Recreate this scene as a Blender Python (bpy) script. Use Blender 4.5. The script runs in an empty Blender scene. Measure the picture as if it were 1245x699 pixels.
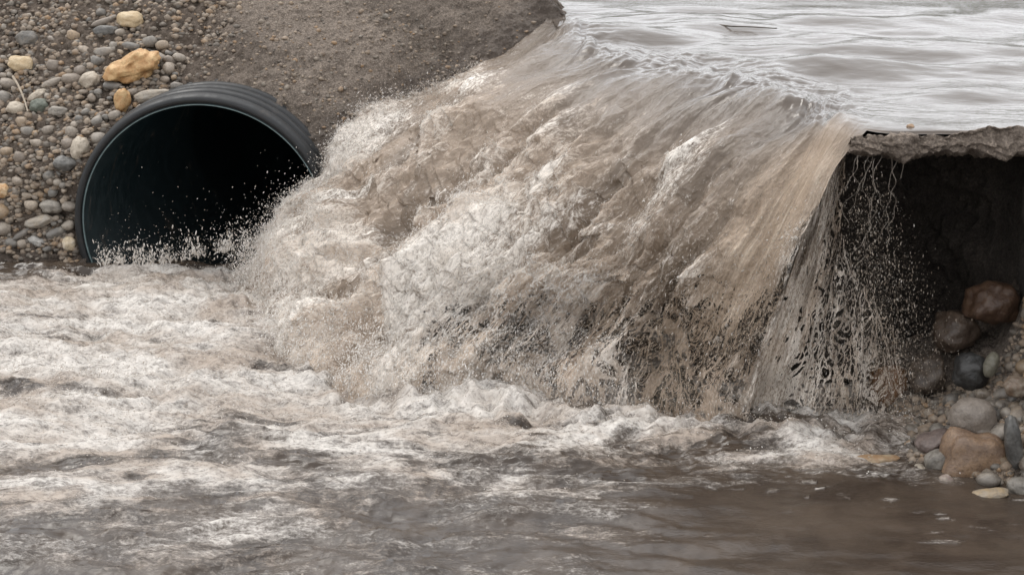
import bpy, bmesh, math, random
import numpy as np
from mathutils import Vector, Matrix

random.seed(7)
RS = np.random.RandomState(11)
SC = bpy.context.scene
COL = SC.collection
R = math.radians

# ------------------------------------------------------------------ camera
CAM_H = 3.5
PITCH = 15.24
FPX = 2200.0            # focal length in pixels of a 1245 px wide frame
cd = bpy.data.cameras.new('camera')
cam = bpy.data.objects.new('camera', cd)
COL.objects.link(cam)
cam.location = (0, 0, CAM_H)
cam.rotation_euler = (R(90 - PITCH), 0, 0)
cd.sensor_width = 36.0
cd.lens = FPX / 1245.0 * 36.0
cd.clip_start = 0.1
cd.clip_end = 2000
SC.camera = cam

# ------------------------------------------------------------------ sky and sun (overcast)
SUN_EL, SUN_AZ = 58.0, -35.0        # azimuth measured from +Y, to the left of the view
w = bpy.data.worlds.new('World')
SC.world = w
w.use_nodes = True
nt = w.node_tree
bg = nt.nodes['Background']
sky = nt.nodes.new('ShaderNodeTexSky')
sky.sky_type = 'NISHITA'
sky.sun_disc = False
sky.sun_elevation = R(SUN_EL)
sky.sun_rotation = R(SUN_AZ)
hs = nt.nodes.new('ShaderNodeHueSaturation')
hs.inputs['Saturation'].default_value = 0.18
nt.links.new(sky.outputs[0], hs.inputs['Color'])
mx = nt.nodes.new('ShaderNodeMix')
mx.data_type = 'RGBA'
mx.inputs[0].default_value = 0.72            # thick even cloud over the clear-sky colours
mx.inputs[7].default_value = (9.3, 9.5, 9.8, 1)
nt.links.new(hs.outputs[0], mx.inputs[6])
nt.links.new(mx.outputs[2], bg.inputs['Color'])
bg.inputs['Strength'].default_value = 0.15
sl = bpy.data.lights.new('sun', 'SUN')
sl.energy = 1.1
sl.angle = R(24)
sl.color = (1.0, 0.96, 0.9)
sun = bpy.data.objects.new('sun', sl)
COL.objects.link(sun)
az = R(SUN_AZ)
sdir = Vector((math.sin(az) * math.cos(R(SUN_EL)), math.cos(az) * math.cos(R(SUN_EL)), math.sin(R(SUN_EL))))
sun.rotation_euler = sdir.to_track_quat('Z', 'Y').to_euler()
sun.location = (0, 0, 20)
SC.view_settings.view_transform = 'Standard'
SC.view_settings.look = 'None'
SC.view_settings.exposure = 0.66
SC.view_settings.gamma = 1.0

# ------------------------------------------------------------------ helpers: measuring the place from the photograph
def dep(py):
    return math.tan(R(PITCH) + math.atan((py - 349.5) / FPX))

def at_y(px, py, Y):                       # point seen at px,py lying in the upright plane at distance Y
    z = CAM_H - Y * dep(py)
    d = Y * math.cos(R(PITCH)) - (z - CAM_H) * math.sin(R(PITCH))
    return np.array([(px - 622.5) / FPX * d, Y, z])

def at_z(px, py, z):                       # point seen at px,py lying on the level z
    return at_y(px, py, (CAM_H - z) / dep(py))

BANK_Y0, BANK_K = 13.72, 0.95              # bank face: Y = Y0 + K z, heaped up round the pipe
def bank_y(x, z):
    d = np.hypot((x + 2.3) / 1.5, (z - 0.75) / 1.1)
    return BANK_Y0 + BANK_K * z - 0.85 * np.exp(-d ** 2 * 0.8) * np.clip(z / 0.7, 0, 1)
def on_bank(px, py):
    Y = 14.5
    for _ in range(40):
        p = at_y(px, py, Y)
        Y = 0.5 * Y + 0.5 * float(bank_y(p[0], p[2]))
    return at_y(px, py, Y)

# ------------------------------------------------------------------ helpers: noise
_perm = RS.permutation(1024)
_g2 = np.stack([np.cos(np.arange(1024) * 2.39996), np.sin(np.arange(1024) * 2.39996)], 1)[_perm]
_g3 = RS.normal(size=(1024, 3)); _g3 /= np.linalg.norm(_g3, axis=1)[:, None]

def perlin(x, y, seed=0):
    x = np.asarray(x, dtype=np.float64) + seed * 17.31; y = np.asarray(y, dtype=np.float64) + seed * 7.77
    x, y = np.broadcast_arrays(x, y)
    xi = np.floor(x).astype(np.int64); yi = np.floor(y).astype(np.int64)
    xf = x - xi; yf = y - yi
    u = xf * xf * xf * (xf * (xf * 6 - 15) + 10); v = yf * yf * yf * (yf * (yf * 6 - 15) + 10)
    def g(ix, iy, fx, fy):
        h = _perm[(_perm[(ix + seed * 37) & 1023] + iy) & 1023]
        return _g2[h, 0] * fx + _g2[h, 1] * fy
    a = g(xi, yi, xf, yf); b = g(xi + 1, yi, xf - 1, yf)
    c = g(xi, yi + 1, xf, yf - 1); d = g(xi + 1, yi + 1, xf - 1, yf - 1)
    return ((a + (b - a) * u) * (1 - v) + (c + (d - c) * u) * v) * 1.5

def perlin3(p, seed=0):
    p = p + seed * 13.7
    i = np.floor(p).astype(np.int64); f = p - i
    u = f * f * (3 - 2 * f)
    out = 0
    for dx in (0, 1):
        for dy in (0, 1):
            h1 = _perm[(_perm[(i[..., 0] + dx + seed * 31) & 1023] + i[..., 1] + dy) & 1023]
            for dz in (0, 1):
                g = _g3[_perm[(h1 + i[..., 2] + dz) & 1023]]
                n = g[..., 0] * (f[..., 0] - dx) + g[..., 1] * (f[..., 1] - dy) + g[..., 2] * (f[..., 2] - dz)
                wx = u[..., 0] if dx else 1 - u[..., 0]
                wy = u[..., 1] if dy else 1 - u[..., 1]
                wz = u[..., 2] if dz else 1 - u[..., 2]
                out = out + n * wx * wy * wz
    return out * 1.6

def fbm(x, y, octs=4, seed=0, gain=0.5, lac=2.03):
    o = 0; a = 1; t = 0
    for k in range(octs):
        o = o + a * perlin(x, y, seed + k * 3); t += a
        a *= gain; x = x * lac; y = y * lac
    return o / t * 1.3

def sstep(a, b, x):
    t = np.clip((x - a) / (b - a), 0, 1)
    return t * t * (3 - 2 * t)

# ------------------------------------------------------------------ helpers: meshes
def mesh_from(name, verts, faces, mat=None, smooth=True, attrs=None, parent=None, kind=None):
    verts = np.ascontiguousarray(verts, dtype=np.float32)
    faces = np.ascontiguousarray(faces, dtype=np.int32)
    n = faces.shape[1]
    me = bpy.data.meshes.new(name)
    me.vertices.add(len(verts)); me.vertices.foreach_set('co', verts.ravel())
    me.loops.add(faces.size); me.loops.foreach_set('vertex_index', faces.ravel())
    me.polygons.add(len(faces))
    me.polygons.foreach_set('loop_start', np.arange(0, faces.size, n, dtype=np.int32))
    me.polygons.foreach_set('loop_total', np.full(len(faces), n, dtype=np.int32))
    me.update(calc_edges=True)
    me.polygons.foreach_set('use_smooth', np.full(len(faces), smooth))
    for k, a in (attrs or {}).items():
        a = np.ascontiguousarray(a, dtype=np.float32)
        if a.ndim == 1:
            at = me.attributes.new(k, 'FLOAT', 'POINT'); at.data.foreach_set('value', a)
        else:
            at = me.attributes.new(k, 'FLOAT_VECTOR', 'POINT'); at.data.foreach_set('vector', a.ravel())
    me.validate()
    if mat: me.materials.append(mat)
    o = bpy.data.objects.new(name, me)
    COL.objects.link(o)
    if parent: o.parent = parent
    if kind: o['kind'] = kind
    return o

def grid_faces(nr, nc, keep=None):
    i = np.arange(nr * nc).reshape(nr, nc)
    f = np.stack([i[:-1, :-1], i[:-1, 1:], i[1:, 1:], i[1:, :-1]], -1)
    if keep is not None:
        return f[keep]
    return f.reshape(-1, 4)

def compact(v, f, attrs):
    used = np.zeros(len(v), bool); used[f.ravel()] = True
    m = np.cumsum(used) - 1
    return v[used], m[f], {k: a[used] for k, a in attrs.items()}

def grid_normals(P):
    du = np.gradient(P, axis=1); dv = np.gradient(P, axis=0)
    n = np.cross(du, dv); l = np.linalg.norm(n, axis=-1, keepdims=True)
    return n / np.maximum(l, 1e-9)

def tag(o, label=None, cat=None, group=None, kind=None):
    if label: o['label'] = label
    if cat: o['category'] = cat
    if group: o['group'] = group
    if kind: o['kind'] = kind
    return o

# ------------------------------------------------------------------ helpers: materials
class NB:
    def __init__(self, name):
        self.m = bpy.data.materials.new(name); self.m.use_nodes = True
        self.t = self.m.node_tree; self.N = self.t.nodes
        self.b = self.N['Principled BSDF']; self.out = self.N['Material Output']
    def link(self, a, b): self.t.links.new(a, b)
    def put(self, sock, v):
        if hasattr(v, 'is_output') or isinstance(v, bpy.types.NodeSocket): self.link(v, sock)
        elif isinstance(v, (tuple, list)) and len(v) == 3 and len(sock.default_value) == 4: sock.default_value = (*v, 1)
        else: sock.default_value = v
    def attr(self, n, out='Fac'):
        a = self.N.new('ShaderNodeAttribute'); a.attribute_name = n; return a.outputs[out]
    def obj(self, out='Object'):
        return self.N.new('ShaderNodeTexCoord').outputs[out]
    def pos(self): return self.N.new('ShaderNodeNewGeometry').outputs['Position']
    def noise(self, vec, scale, detail=4, rough=0.6, scl=None, ntype=None, dist=0.0):
        if scl:
            mp = self.N.new('ShaderNodeMapping'); mp.inputs['Scale'].default_value = scl
            self.link(vec, mp.inputs[0]); vec = mp.outputs[0]
        n = self.N.new('ShaderNodeTexNoise'); self.link(vec, n.inputs['Vector'])
        n.inputs['Scale'].default_value = scale; n.inputs['Detail'].default_value = detail
        n.inputs['Roughness'].default_value = rough; n.inputs['Distortion'].default_value = dist
        return n.outputs['Fac']
    def vor(self, vec, scale, out='Distance', feature='F1'):
        n = self.N.new('ShaderNodeTexVoronoi'); n.feature = feature; self.link(vec, n.inputs['Vector'])
        n.inputs['Scale'].default_value = scale
        return n.outputs[out]
    def math(self, op, a, b=0.0, clamp=False):
        n = self.N.new('ShaderNodeMath'); n.operation = op; n.use_clamp = clamp
        self.put(n.inputs[0], a); self.put(n.inputs[1], b); return n.outputs[0]
    def ss(self, x, a, b, lo=0.0, hi=1.0):
        n = self.N.new('ShaderNodeMapRange'); n.interpolation_type = 'SMOOTHSTEP'
        self.put(n.inputs[0], x)
        for i, v in zip((1, 2, 3, 4), (a, b, lo, hi)): self.put(n.inputs[i], v)
        return n.outputs[0]
    def mix(self, f, a, b):
        n = self.N.new('ShaderNodeMix'); n.data_type = 'RGBA'
        self.put(n.inputs[0], f); self.put(n.inputs[6], a); self.put(n.inputs[7], b); return n.outputs[2]
    def ramp(self, f, stops, interp='LINEAR'):
        n = self.N.new('ShaderNodeValToRGB'); n.color_ramp.interpolation = interp
        e = n.color_ramp.elements
        while len(e) < len(stops): e.new(0.5)
        for el, (p, c) in zip(e, stops): el.position = p; el.color = (*c, 1)
        self.put(n.inputs[0], f); return n.outputs[0]
    def bump(self, h, dist, strength=1.0, prev=None):
        n = self.N.new('ShaderNodeBump'); n.inputs['Distance'].default_value = dist
        n.inputs['Strength'].default_value = strength; self.link(h, n.inputs['Height'])
        if prev is not None: self.link(prev, n.inputs['Normal'])
        return n.outputs[0]
    def done(self, color=None, rough=None, normal=None, spec=None, ior=None):
        if isinstance(color, bpy.types.NodeSocket):
            mm = self.N.new('ShaderNodeMix'); mm.data_type = 'RGBA'; mm.blend_type = 'MULTIPLY'; mm.inputs[0].default_value = 1
            self.link(color, mm.inputs[6]); mm.inputs[7].default_value = (0.88, 0.865, 0.85, 1); color = mm.outputs[2]
        if color is not None: self.put(self.b.inputs['Base Color'], color)
        if rough is not None: self.put(self.b.inputs['Roughness'], rough)
        if normal is not None: self.link(normal, self.b.inputs['Normal'])
        if spec is not None: self.b.inputs['Specular IOR Level'].default_value = spec
        if ior is not None: self.b.inputs['IOR'].default_value = ior
        return self.m

MUD = (0.17, 0.132, 0.1)
MUD_LIGHT = (0.34, 0.265, 0.2)
FOAM = (0.82, 0.765, 0.7)
FOAM_TAN = (0.46, 0.375, 0.3)

def mat_fall():
    n = NB('muddy_falling_water')
    fl = n.attr('flow', 'Vector'); foam = n.attr('foam'); calm = n.attr('calm'); thin = n.attr('thin'); tan = n.attr('tan')
    rough_ = n.math('SUBTRACT', 1.0, calm)
    s1 = n.noise(fl, 1.0, 6, 0.62, (24, 5, 1), dist=0.4)
    s2 = n.noise(fl, 1.0, 5, 0.6, (75, 24, 1), dist=0.7)
    s3 = n.noise(fl, 1.0, 3, 0.6, (150, 60, 1), dist=0.6)
    s4 = n.noise(fl, 1.0, 5, 0.65, (38, 1.5, 1), dist=0.25)      # long threads running down the stream
    p = n.pos()
    g = n.noise(p, 55, 4, 0.65)
    rip = n.noise(p, 1.0, 4, 0.6, (7, 16, 7), dist=0.4)
    tone = n.noise(fl, 1.0, 4, 0.55, (3.2, 0.7, 1), dist=0.6)
    k = n.math('ADD', n.math('MULTIPLY', s1, 0.5), n.math('MULTIPLY', s2, 0.45))
    k = n.math('ADD', k, n.math('MULTIPLY', s3, 0.25))
    k = n.math('ADD', k, n.math('MULTIPLY', g, 0.2))
    k = n.math('SUBTRACT', k, 0.7)
    k = n.math('MULTIPLY', k, 3.9)
    k = n.math('MULTIPLY', k, n.math('SUBTRACT', 1.0, n.math('MULTIPLY', n.math('MAXIMUM', calm, tan), 0.9)))
    k = n.math('ADD', k, n.math('MULTIPLY', n.math('SUBTRACT', s4, 0.5), n.math('MULTIPLY', n.math('ADD', n.math('MULTIPLY', tan, 1.8), 0.5), rough_)))
    f = n.ss(n.math('ADD', foam, k), 0.1, 0.95)
    mud = n.mix(n.math('MULTIPLY', n.ss(tone, 0.3, 0.7), rough_), MUD, MUD_LIGHT)
    mud = n.mix(calm, mud, (0.095, 0.079, 0.067))
    mud = n.mix(tan, mud, (0.36, 0.275, 0.2))
    fo = n.mix(n.ss(tone, 0.36, 0.66), FOAM, FOAM_TAN)
    fo = n.mix(tan, fo, (0.62, 0.51, 0.4))
    c = n.mix(f, mud, fo)
    c = n.mix(n.math('MULTIPLY', n.ss(s3, 0.35, 0.6, 0.3, 0.0), rough_), c, (0.12, 0.095, 0.075))
    rough = n.mix(f, (0.07,) * 3, (0.36,) * 3)
    h = n.math('ADD', n.math('MULTIPLY', s1, 0.5), n.math('MULTIPLY', s2, 0.4))
    h = n.math('ADD', h, n.math('MULTIPLY', s4, 0.5))
    hard = n.ss(calm, 0.72, 1.0, 1.0, 0.02)
    h = n.math('MULTIPLY', h, n.math('MULTIPLY', hard, n.ss(calm, 0.0, 1.0, 1.0, 0.55)))
    nm = n.bump(h, 0.028, 1.0)
    nm = n.bump(n.math('MULTIPLY', g, rough_), 0.007, 0.8, nm)
    nm = n.bump(n.math('MULTIPLY', rip, calm), 0.0042, 1.0, nm)
    # where the sheet is torn it is a net of ropes with gaps
    e1 = n.math('ABSOLUTE', n.math('SUBTRACT', n.noise(fl, 1.0, 3, 0.6, (7.5, 2.6, 1), dist=0.9), 0.5))
    e2 = n.math('ABSOLUTE', n.math('SUBTRACT', n.noise(fl, 1.0, 4, 0.65, (22, 8, 1), dist=0.8), 0.5))
    e3 = n.math('ABSOLUTE', n.math('SUBTRACT', n.noise(p, 42, 3, 0.6), 0.5))
    web = n.math('MINIMUM', e1, n.math('MULTIPLY', e2, 1.15))
    web = n.math('MINIMUM', web, n.math('ADD', n.math('MULTIPLY', e3, 1.1), 0.012))
    patch = n.noise(fl, 1.0, 3, 0.6, (2.4, 1.3, 1), dist=0.5)
    tt = n.math('MULTIPLY', thin, n.ss(patch, 0.3, 0.52, 0.3, 1.25))
    w_ = n.ss(tt, 0.05, 1.0, 0.16, 0.012)
    hole = n.math('DIVIDE', n.math('SUBTRACT', web, w_), 0.028, clamp=True)
    hole = n.math('MULTIPLY', hole, n.ss(tt, 0.08, 0.25))
    al = n.math('SUBTRACT', 1.0, n.math('MULTIPLY', hole, 0.96), clamp=True)
    n.link(al, n.b.inputs['Alpha'])
    return n.done(c, rough, nm, ior=1.33)

def mat_pool():
    n = NB('muddy_pool_water')
    fl = n.attr('flow', 'Vector'); foam = n.attr('foam')
    a = n.noise(fl, 7, 7, 0.66, (1, 2.0, 1), dist=0.45)
    b = n.noise(fl, 34, 5, 0.62, (1, 1.7, 1), dist=0.3)
    k = n.math('ADD', n.math('MULTIPLY', a, 0.62), n.math('MULTIPLY', b, 0.5))
    g2 = n.noise(fl, 95, 3, 0.6, (1, 1.8, 1))
    k = n.math('ADD', k, n.math('MULTIPLY', g2, 0.22))
    k = n.math('MULTIPLY', n.math('SUBTRACT', k, 0.67), 2.7)
    f = n.ss(n.math('ADD', foam, k), 0.1, 1.15)
    f = n.math('MULTIPLY', f, n.ss(foam, 0.0, 0.12))
    tone = n.noise(fl, 2.2, 4, 0.6, dist=0.5)
    mud = n.mix(n.ss(tone, 0.3, 0.7), (0.034, 0.025, 0.019), (0.065, 0.049, 0.037))
    fo = n.mix(n.ss(n.noise(fl, 1.3, 5, 0.6, (1, 2.2, 1), dist=0.6), 0.38, 0.66), (0.6, 0.565, 0.525), (0.36, 0.3, 0.25))
    c = n.mix(f, mud, fo)
    rough = n.mix(f, (0.06,) * 3, (0.42,) * 3)
    nm = n.bump(n.math('MULTIPLY', a, n.ss(foam, 0.0, 0.4, 0.25, 1.0)), 0.016, 0.8)
    nm = n.bump(n.math('MULTIPLY', b, n.ss(foam, 0.0, 0.4, 0.3, 1.0)), 0.012, 0.8, nm)
    return n.done(c, rough, nm, ior=1.33)

def mat_drop():
    n = NB('water_drops')
    a = n.N.new('ShaderNodeAttribute'); a.attribute_type = 'INSTANCER'; a.attribute_name = 'tone'
    c = n.ramp(a.outputs['Fac'], [(0.0, (0.22, 0.175, 0.135)), (0.4, (0.4, 0.335, 0.27)), (0.75, (0.62, 0.57, 0.51)), (1.0, (0.8, 0.77, 0.73))])
    n.b.inputs['Alpha'].default_value = 0.62
    return n.done(c, 0.3, ior=1.33)

def mat_soil(dark=1.0, name='loose_soil', light=(0.36, 0.295, 0.24), zones=False):
    n = NB(name)
    p = n.pos()
    big = n.noise(p, 1.1, 4, 0.55, dist=0.4)
    mid = n.noise(p, 9, 6, 0.7)
    fine = n.noise(p, 70, 5, 0.75)
    v = n.vor(p, 38)
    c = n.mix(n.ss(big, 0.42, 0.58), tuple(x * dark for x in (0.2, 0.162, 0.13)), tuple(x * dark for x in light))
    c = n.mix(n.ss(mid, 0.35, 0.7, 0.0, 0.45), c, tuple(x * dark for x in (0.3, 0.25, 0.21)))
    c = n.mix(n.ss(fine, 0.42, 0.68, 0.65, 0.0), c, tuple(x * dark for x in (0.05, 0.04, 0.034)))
    rgh = 0.9
    if zones:
        c = n.mix(n.math('MULTIPLY', n.attr('gravel'), 0.75), c, (0.095, 0.072, 0.055))
        wt = n.ss(n.math('ADD', n.attr('damp'), n.math('MULTIPLY', n.math('SUBTRACT', mid, 0.5), 0.8)), 0.3, 0.7)
        c = n.mix(n.math('MULTIPLY', wt, 0.6), c, (0.07, 0.053, 0.042))
        rgh = n.ss(wt, 0.0, 1.0, 0.9, 0.45)
    h = n.math('ADD', n.math('MULTIPLY', mid, 0.6), n.math('MULTIPLY', fine, 0.4))
    nm = n.bump(h, 0.05, 1.0)
    nm = n.bump(n.math('MULTIPLY', v, -1.0), 0.02, 0.5, nm)
    return n.done(c, rgh, nm, spec=0.25)

def mat_stone(name, stops, wet=0.55, by_vert=False):
    n = NB(name)
    if by_vert: r = n.attr('tone')
    else: r = n.N.new('ShaderNodeObjectInfo').outputs['Random']
    o = n.pos()
    c = n.ramp(r, stops)
    sp = n.noise(o, 60, 5, 0.7)
    bl = n.noise(o, 14, 4, 0.6)
    c = n.mix(n.ss(sp, 0.4, 0.7, 0.45, 0.0), c, (0.09, 0.075, 0.062))
    c = n.mix(n.ss(bl, 0.45, 0.75, 0.0, 0.4), c, (0.42, 0.37, 0.31))
    nm = n.bump(sp, 0.006, 0.6)
    nm = n.bump(bl, 0.015, 0.5, nm)
    return n.done(c, wet, nm, spec=0.4)

def flat_stone(name, col, col2, wet=0.6):
    n = NB(name)
    o = n.pos()
    a = n.noise(o, 16, 5, 0.65, dist=0.3); b = n.noise(o, 75, 4, 0.7)
    c = n.mix(n.ss(a, 0.35, 0.68), col, col2)
    c = n.mix(n.ss(b, 0.45, 0.7, 0.0, 0.4), c, tuple(x * 0.35 for x in col))
    nm = n.bump(a, 0.02, 0.6); nm = n.bump(b, 0.005, 0.6, nm)
    return n.done(c, wet, nm, spec=0.4)

def mat_plastic(name, col, rough):
    n = NB(name)
    o = n.pos()
    a = n.noise(o, 7, 6, 0.7, dist=0.4); b = n.noise(o, 45, 3, 0.6)
    c = n.mix(n.ss(a, 0.45, 0.75, 0.0, 0.55), tuple(x * 0.6 for x in col), tuple(x * 1.3 + 0.004 for x in col))
    c = n.mix(n.ss(n.noise(o, 3.0, 6, 0.75, dist=0.6), 0.56, 0.74, 0.0, 0.55), c, (0.11, 0.085, 0.065))
    nm = n.bump(b, 0.002, 0.4)
    return n.done(c, n.ss(a, 0.3, 0.7, rough, rough + 0.25), nm, spec=0.4)

M_FALL, M_POOL, M_DROP = mat_fall(), mat_pool(), mat_drop()
M_SOIL = mat_soil()
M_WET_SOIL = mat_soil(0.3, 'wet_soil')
M_CRUST = mat_soil(1.3, 'crust_soil')
STOPS = [(0.0, (0.1, 0.092, 0.083)), (0.18, (0.165, 0.158, 0.145)), (0.34, (0.27, 0.24, 0.205)), (0.5, (0.32, 0.26, 0.2)),
         (0.64, (0.2, 0.165, 0.135)), (0.78, (0.4, 0.35, 0.29)), (0.9, (0.36, 0.24, 0.13)), (1.0, (0.3, 0.275, 0.24))]
M_STONE = mat_stone('river_stone', STOPS)
M_PEB = mat_stone('pebbles_mixed', [(p, (q[0] * 0.8, q[1] * 0.72, q[2] * 0.64)) for p, q in STOPS], 0.7, by_vert=True)

# ------------------------------------------------------------------ the river and the falls: one running sheet of water
# seven curves across the flow, each a list of points running down the stream (index 5 is the lip)
Z0 = 1.70
def zc(px, py, z): return at_z(px, py, z)
lip = [on_bank(660, 22) * (1, 1, 0) + (0.02, 0, Z0), zc(720, 60, Z0), zc(850, 90, Z0), zc(960, 125, Z0), zc(1052, 156, Z0),
       np.array([2.9, 9.93, Z0]), np.array([4.3, 9.93, Z0]), np.array([7.0, 9.8, Z0])]
for i_ in (4, 5, 6): lip[i_] = np.array([lip[i_][0], 9.93, Z0])
for i_ in (1, 2, 3): lip[i_] = lip[i_] + (-0.01, -0.02, -0.012)
up = []
far_x = [-6, 0.5, 4, 8, 12, 17, 24, 36]
near_d = [(0.1, 1.0), (0.22, 0.97), (0.3, 0.97), (0.36, 0.96), (0.38, 0.96), (0.36, 0.96), (0.3, 0.97), (0.25, 0.97)]
far_x[1:4] = [3, 6, 9]
for i, L in enumerate(lip):
    dx, dy = near_d[i]
    L = L * (1, 1, 0) + (0, 0, Z0)
    pts = []
    for d in (60, 18, 5.5, 1.9, 0.6):
        if d == 60: pts.append(np.array([far_x[i], 75.0, Z0]))
        elif d == 18: pts.append(np.array([(L[0] + dx * 5.5) * 0.72 + far_x[i] * 0.28, 32.0, Z0]))
        else: pts.append(L + np.array([dx * d, dy * d, 0]))
    up.append(pts)
fall = [
    [on_bank(612, 62) + (0.03, 0, 0.0), on_bank(540, 104), on_bank(462, 143) + (0, -0.08, 0), on_bank(402, 192) + (0, -0.15, 0), at_y(352, 262, 13.3), at_y(262, 330, 13.0)],
    [zc(628, 106, 1.47), zc(545, 158, 1.17), zc(462, 215, 0.87), zc(392, 272, 0.52), zc(335, 325, 0.2), zc(285, 372, -0.06)],
    [zc(755, 145, 1.47), zc(655, 218, 1.12), zc(565, 298, 0.77), zc(490, 370, 0.42), zc(432, 432, 0.14), zc(385, 482, -0.06)],
    [zc(893, 180, 1.47), zc(820, 255, 1.12), zc(755, 328, 0.77), zc(705, 398, 0.4), zc(665, 455, 0.12), zc(640, 505, -0.06)],
    [at_y(1022, 196, 9.85), at_y(993, 255, 9.8), at_y(965, 325, 9.78), at_y(940, 395, 9.8), at_y(918, 455, 9.82), at_y(905, 512, 9.85)],
]
for g_ in fall:
    g_[-1] = np.array([g_[-1][0], g_[-1][1] - 0.02, -0.3])
C = []
for i in range(8):
    if i < 5: C.append(up[i] + [lip[i]] + fall[i])
    elif i == 5:
        C.append(up[i] + [lip[i]] + [fall[4][k] + 0.35 * (fall[4][k] - fall[3][k]) * np.array([1, 1, 0]) for k in range(6)])
    else: C.append(up[i] + [lip[i]] + [C[5][6 + k] + np.array([0.5 * (i - 5), 0, 0]) for k in range(6)])
C = np.array(C)                       # 8 x 12 x 3

def cr(ctrl, t, axis):
    n = ctrl.shape[axis]
    ctrl = np.moveaxis(ctrl, axis, 0)
    i = np.clip(np.floor(t).astype(int), 0, n - 2); f = t - i
    g = lambda k: ctrl[np.clip(k, 0, n - 1)]
    sh = (-1,) + (1,) * (ctrl.ndim - 1)
    f = f.reshape(sh)
    p0, p1, p2, p3 = g(i - 1), g(i), g(i + 1), g(i + 2)
    r = 0.5 * (2 * p1 + (p2 - p0) * f + (2 * p0 - 5 * p1 + 4 * p2 - p3) * f ** 2 + (3 * p1 - p0 - 3 * p2 + p3) * f ** 3)
    return np.moveaxis(r, 0, axis)

uu = np.concatenate([np.linspace(0, 4, 640, endpoint=False), np.linspace(4, 7, 150)])
vv = np.concatenate([np.linspace(0, 2, 40, endpoint=False), np.linspace(2, 3, 90, endpoint=False), np.linspace(3, 5, 190, endpoint=False), np.linspace(5, 11, 430)])
S = cr(cr(C, vv, 1), uu, 0)           # (nu, nv, 3)
S = np.moveaxis(S, 0, 1)              # rows = v, cols = u
NVR, NUR = S.shape[:2]
V, U = np.meshgrid(vv, uu, indexing='ij')
T = V - 5.0                           # <0 upstream, 0 lip, 6 base
seg = np.linalg.norm(np.diff(S, axis=0), axis=-1)
arc = np.concatenate([np.zeros((1, NUR)), np.cumsum(seg, 0)], 0)
lip_row = int(np.argmin(abs(vv - 5)))
arc = arc - arc[lip_row]
N = -grid_normals(S)
N[N[..., 2] < 0] *= -1
across = U * 1.05
fallw = sstep(0.0, 2.0, T + 0.8 * perlin(across * 1.3, arc * 0.3, 20))                       # how far into the fall
leftw = sstep(1.6, 0.2, U)
rightw = sstep(2.9, 3.8, U)

# upstream swell in ground coordinates
wx, wy = S[..., 0], S[..., 1]
calm_far = 1.0 / (1 + (np.maximum(wy - 12, 0) / 14) ** 2)
wv = perlin(wx * 0.75 + 0.6 * perlin(wx * 0.8, wy * 0.8, 3), wy * 1.25, 5) * 0.055
wv += perlin(wx * 1.1 - wy * 0.5, wy * 1.5 + wx * 0.5, 14) * 0.07 * sstep(-3.2, -1.5, T) * sstep(4.4, 3.4, U)
wv += perlin(wx * 1.5 + 0.5 * wy + 0.4 * perlin(wx, wy, 4), wy * 2.1, 6) * 0.026
nearl = sstep(-1.7, -0.9, T)
wv += fbm(wx * 3.4 + wy * 1.2, wy * 5.5, 2, 9) * 0.017 * (0.35 + 0.65 * nearl)
wv += fbm(wx * 10 + wy * 4, wy * 17, 2, 13) * 0.0045 * nearl
riverw = 1 - sstep(0.0, 1.3, T)
slabw = sstep(3.8, 4.2, U) * sstep(-2.2, -0.6, T)       # thin film over the crust is calmer
D = wv * riverw * (0.4 + 0.6 * calm_far) * (1 - 0.85 * sstep(15.5, 16.1, wy)) * (1 - 0.85 * slabw) - 0.006 * slabw
D -= 0.012 * sstep(-0.05, 0.0, T) * sstep(3.98, 4.03, U) * (T <= 0.02)
# streaks along the flow, bending over the lip
lipw = sstep(-1.8, 0.2, T) * (1 - sstep(3.7, 4.15, U) * 0.96)
wa = across + 0.16 * perlin(across * 1.6, arc * 0.9, 21)
D += lipw * (perlin(wa * 2.6, arc * 0.5, 22) * 0.08 + perlin(wa * 6.5, arc * 0.8, 23) * 0.04
             + perlin(wa * 15, arc * 1.3, 24) * 0.015 + perlin(wa * 38, arc * 3, 25) * 0.005)
D *= 1 - 0.75 * np.exp(-((U - 3.95) / 0.3) ** 2) * sstep(-2.0, -0.6, T) * sstep(1.6, 0.4, T)
# boils and clumps in the fall
Pw = S + 0.12 * np.stack([perlin(wx * 3, arc * 3, 31), perlin(wx * 3, arc * 3, 32), perlin(across * 3, arc * 3, 33)], -1)
Q = np.stack([across * 1.15, arc * 0.62, Pw[..., 2] * 0.5], -1)
b1 = perlin3(Q * 1.7, 1); b2 = perlin3(Q * 4.1, 2); wq = 0.35 * perlin(across * 2.2, arc * 1.6, 34)
def fl3(k, st): return np.stack([(across + 0.3 * wq) * k, arc * k * st, Pw[..., 2] * k * 0.35], -1)
b3 = perlin3(fl3(10.5, 0.4), 3); b4 = perlin3(fl3(24, 0.42), 4); b5 = perlin3(fl3(52, 0.45), 5)
r1 = perlin((across + wq * 0.5) * 4.3, arc * 0.95, 35); r2 = perlin((across + wq * 0.3) * 10, arc * 2.4, 36)
tan0 = np.exp(-((U - 3.76) / 0.26) ** 2) * sstep(5.2, 3.2, T)
env = (1 - 0.75 * tan0) * (1 - 0.55 * sstep(2.2, 2.8, U) * sstep(3.4, 1.6, T)) * fallw * (0.75 + 0.5 * np.sin(np.clip(T / 6, 0, 1) * np.pi)) * (1 - 0.45 * rightw) * (1 - 0.65 * leftw * sstep(4.5, 2.5, T)) * (0.25 + 0.75 * sstep(6.0, 4.9, T)) * (1 - 0.5 * sstep(1.3, 0.8, U) * sstep(3.4, 4.6, T))
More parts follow.
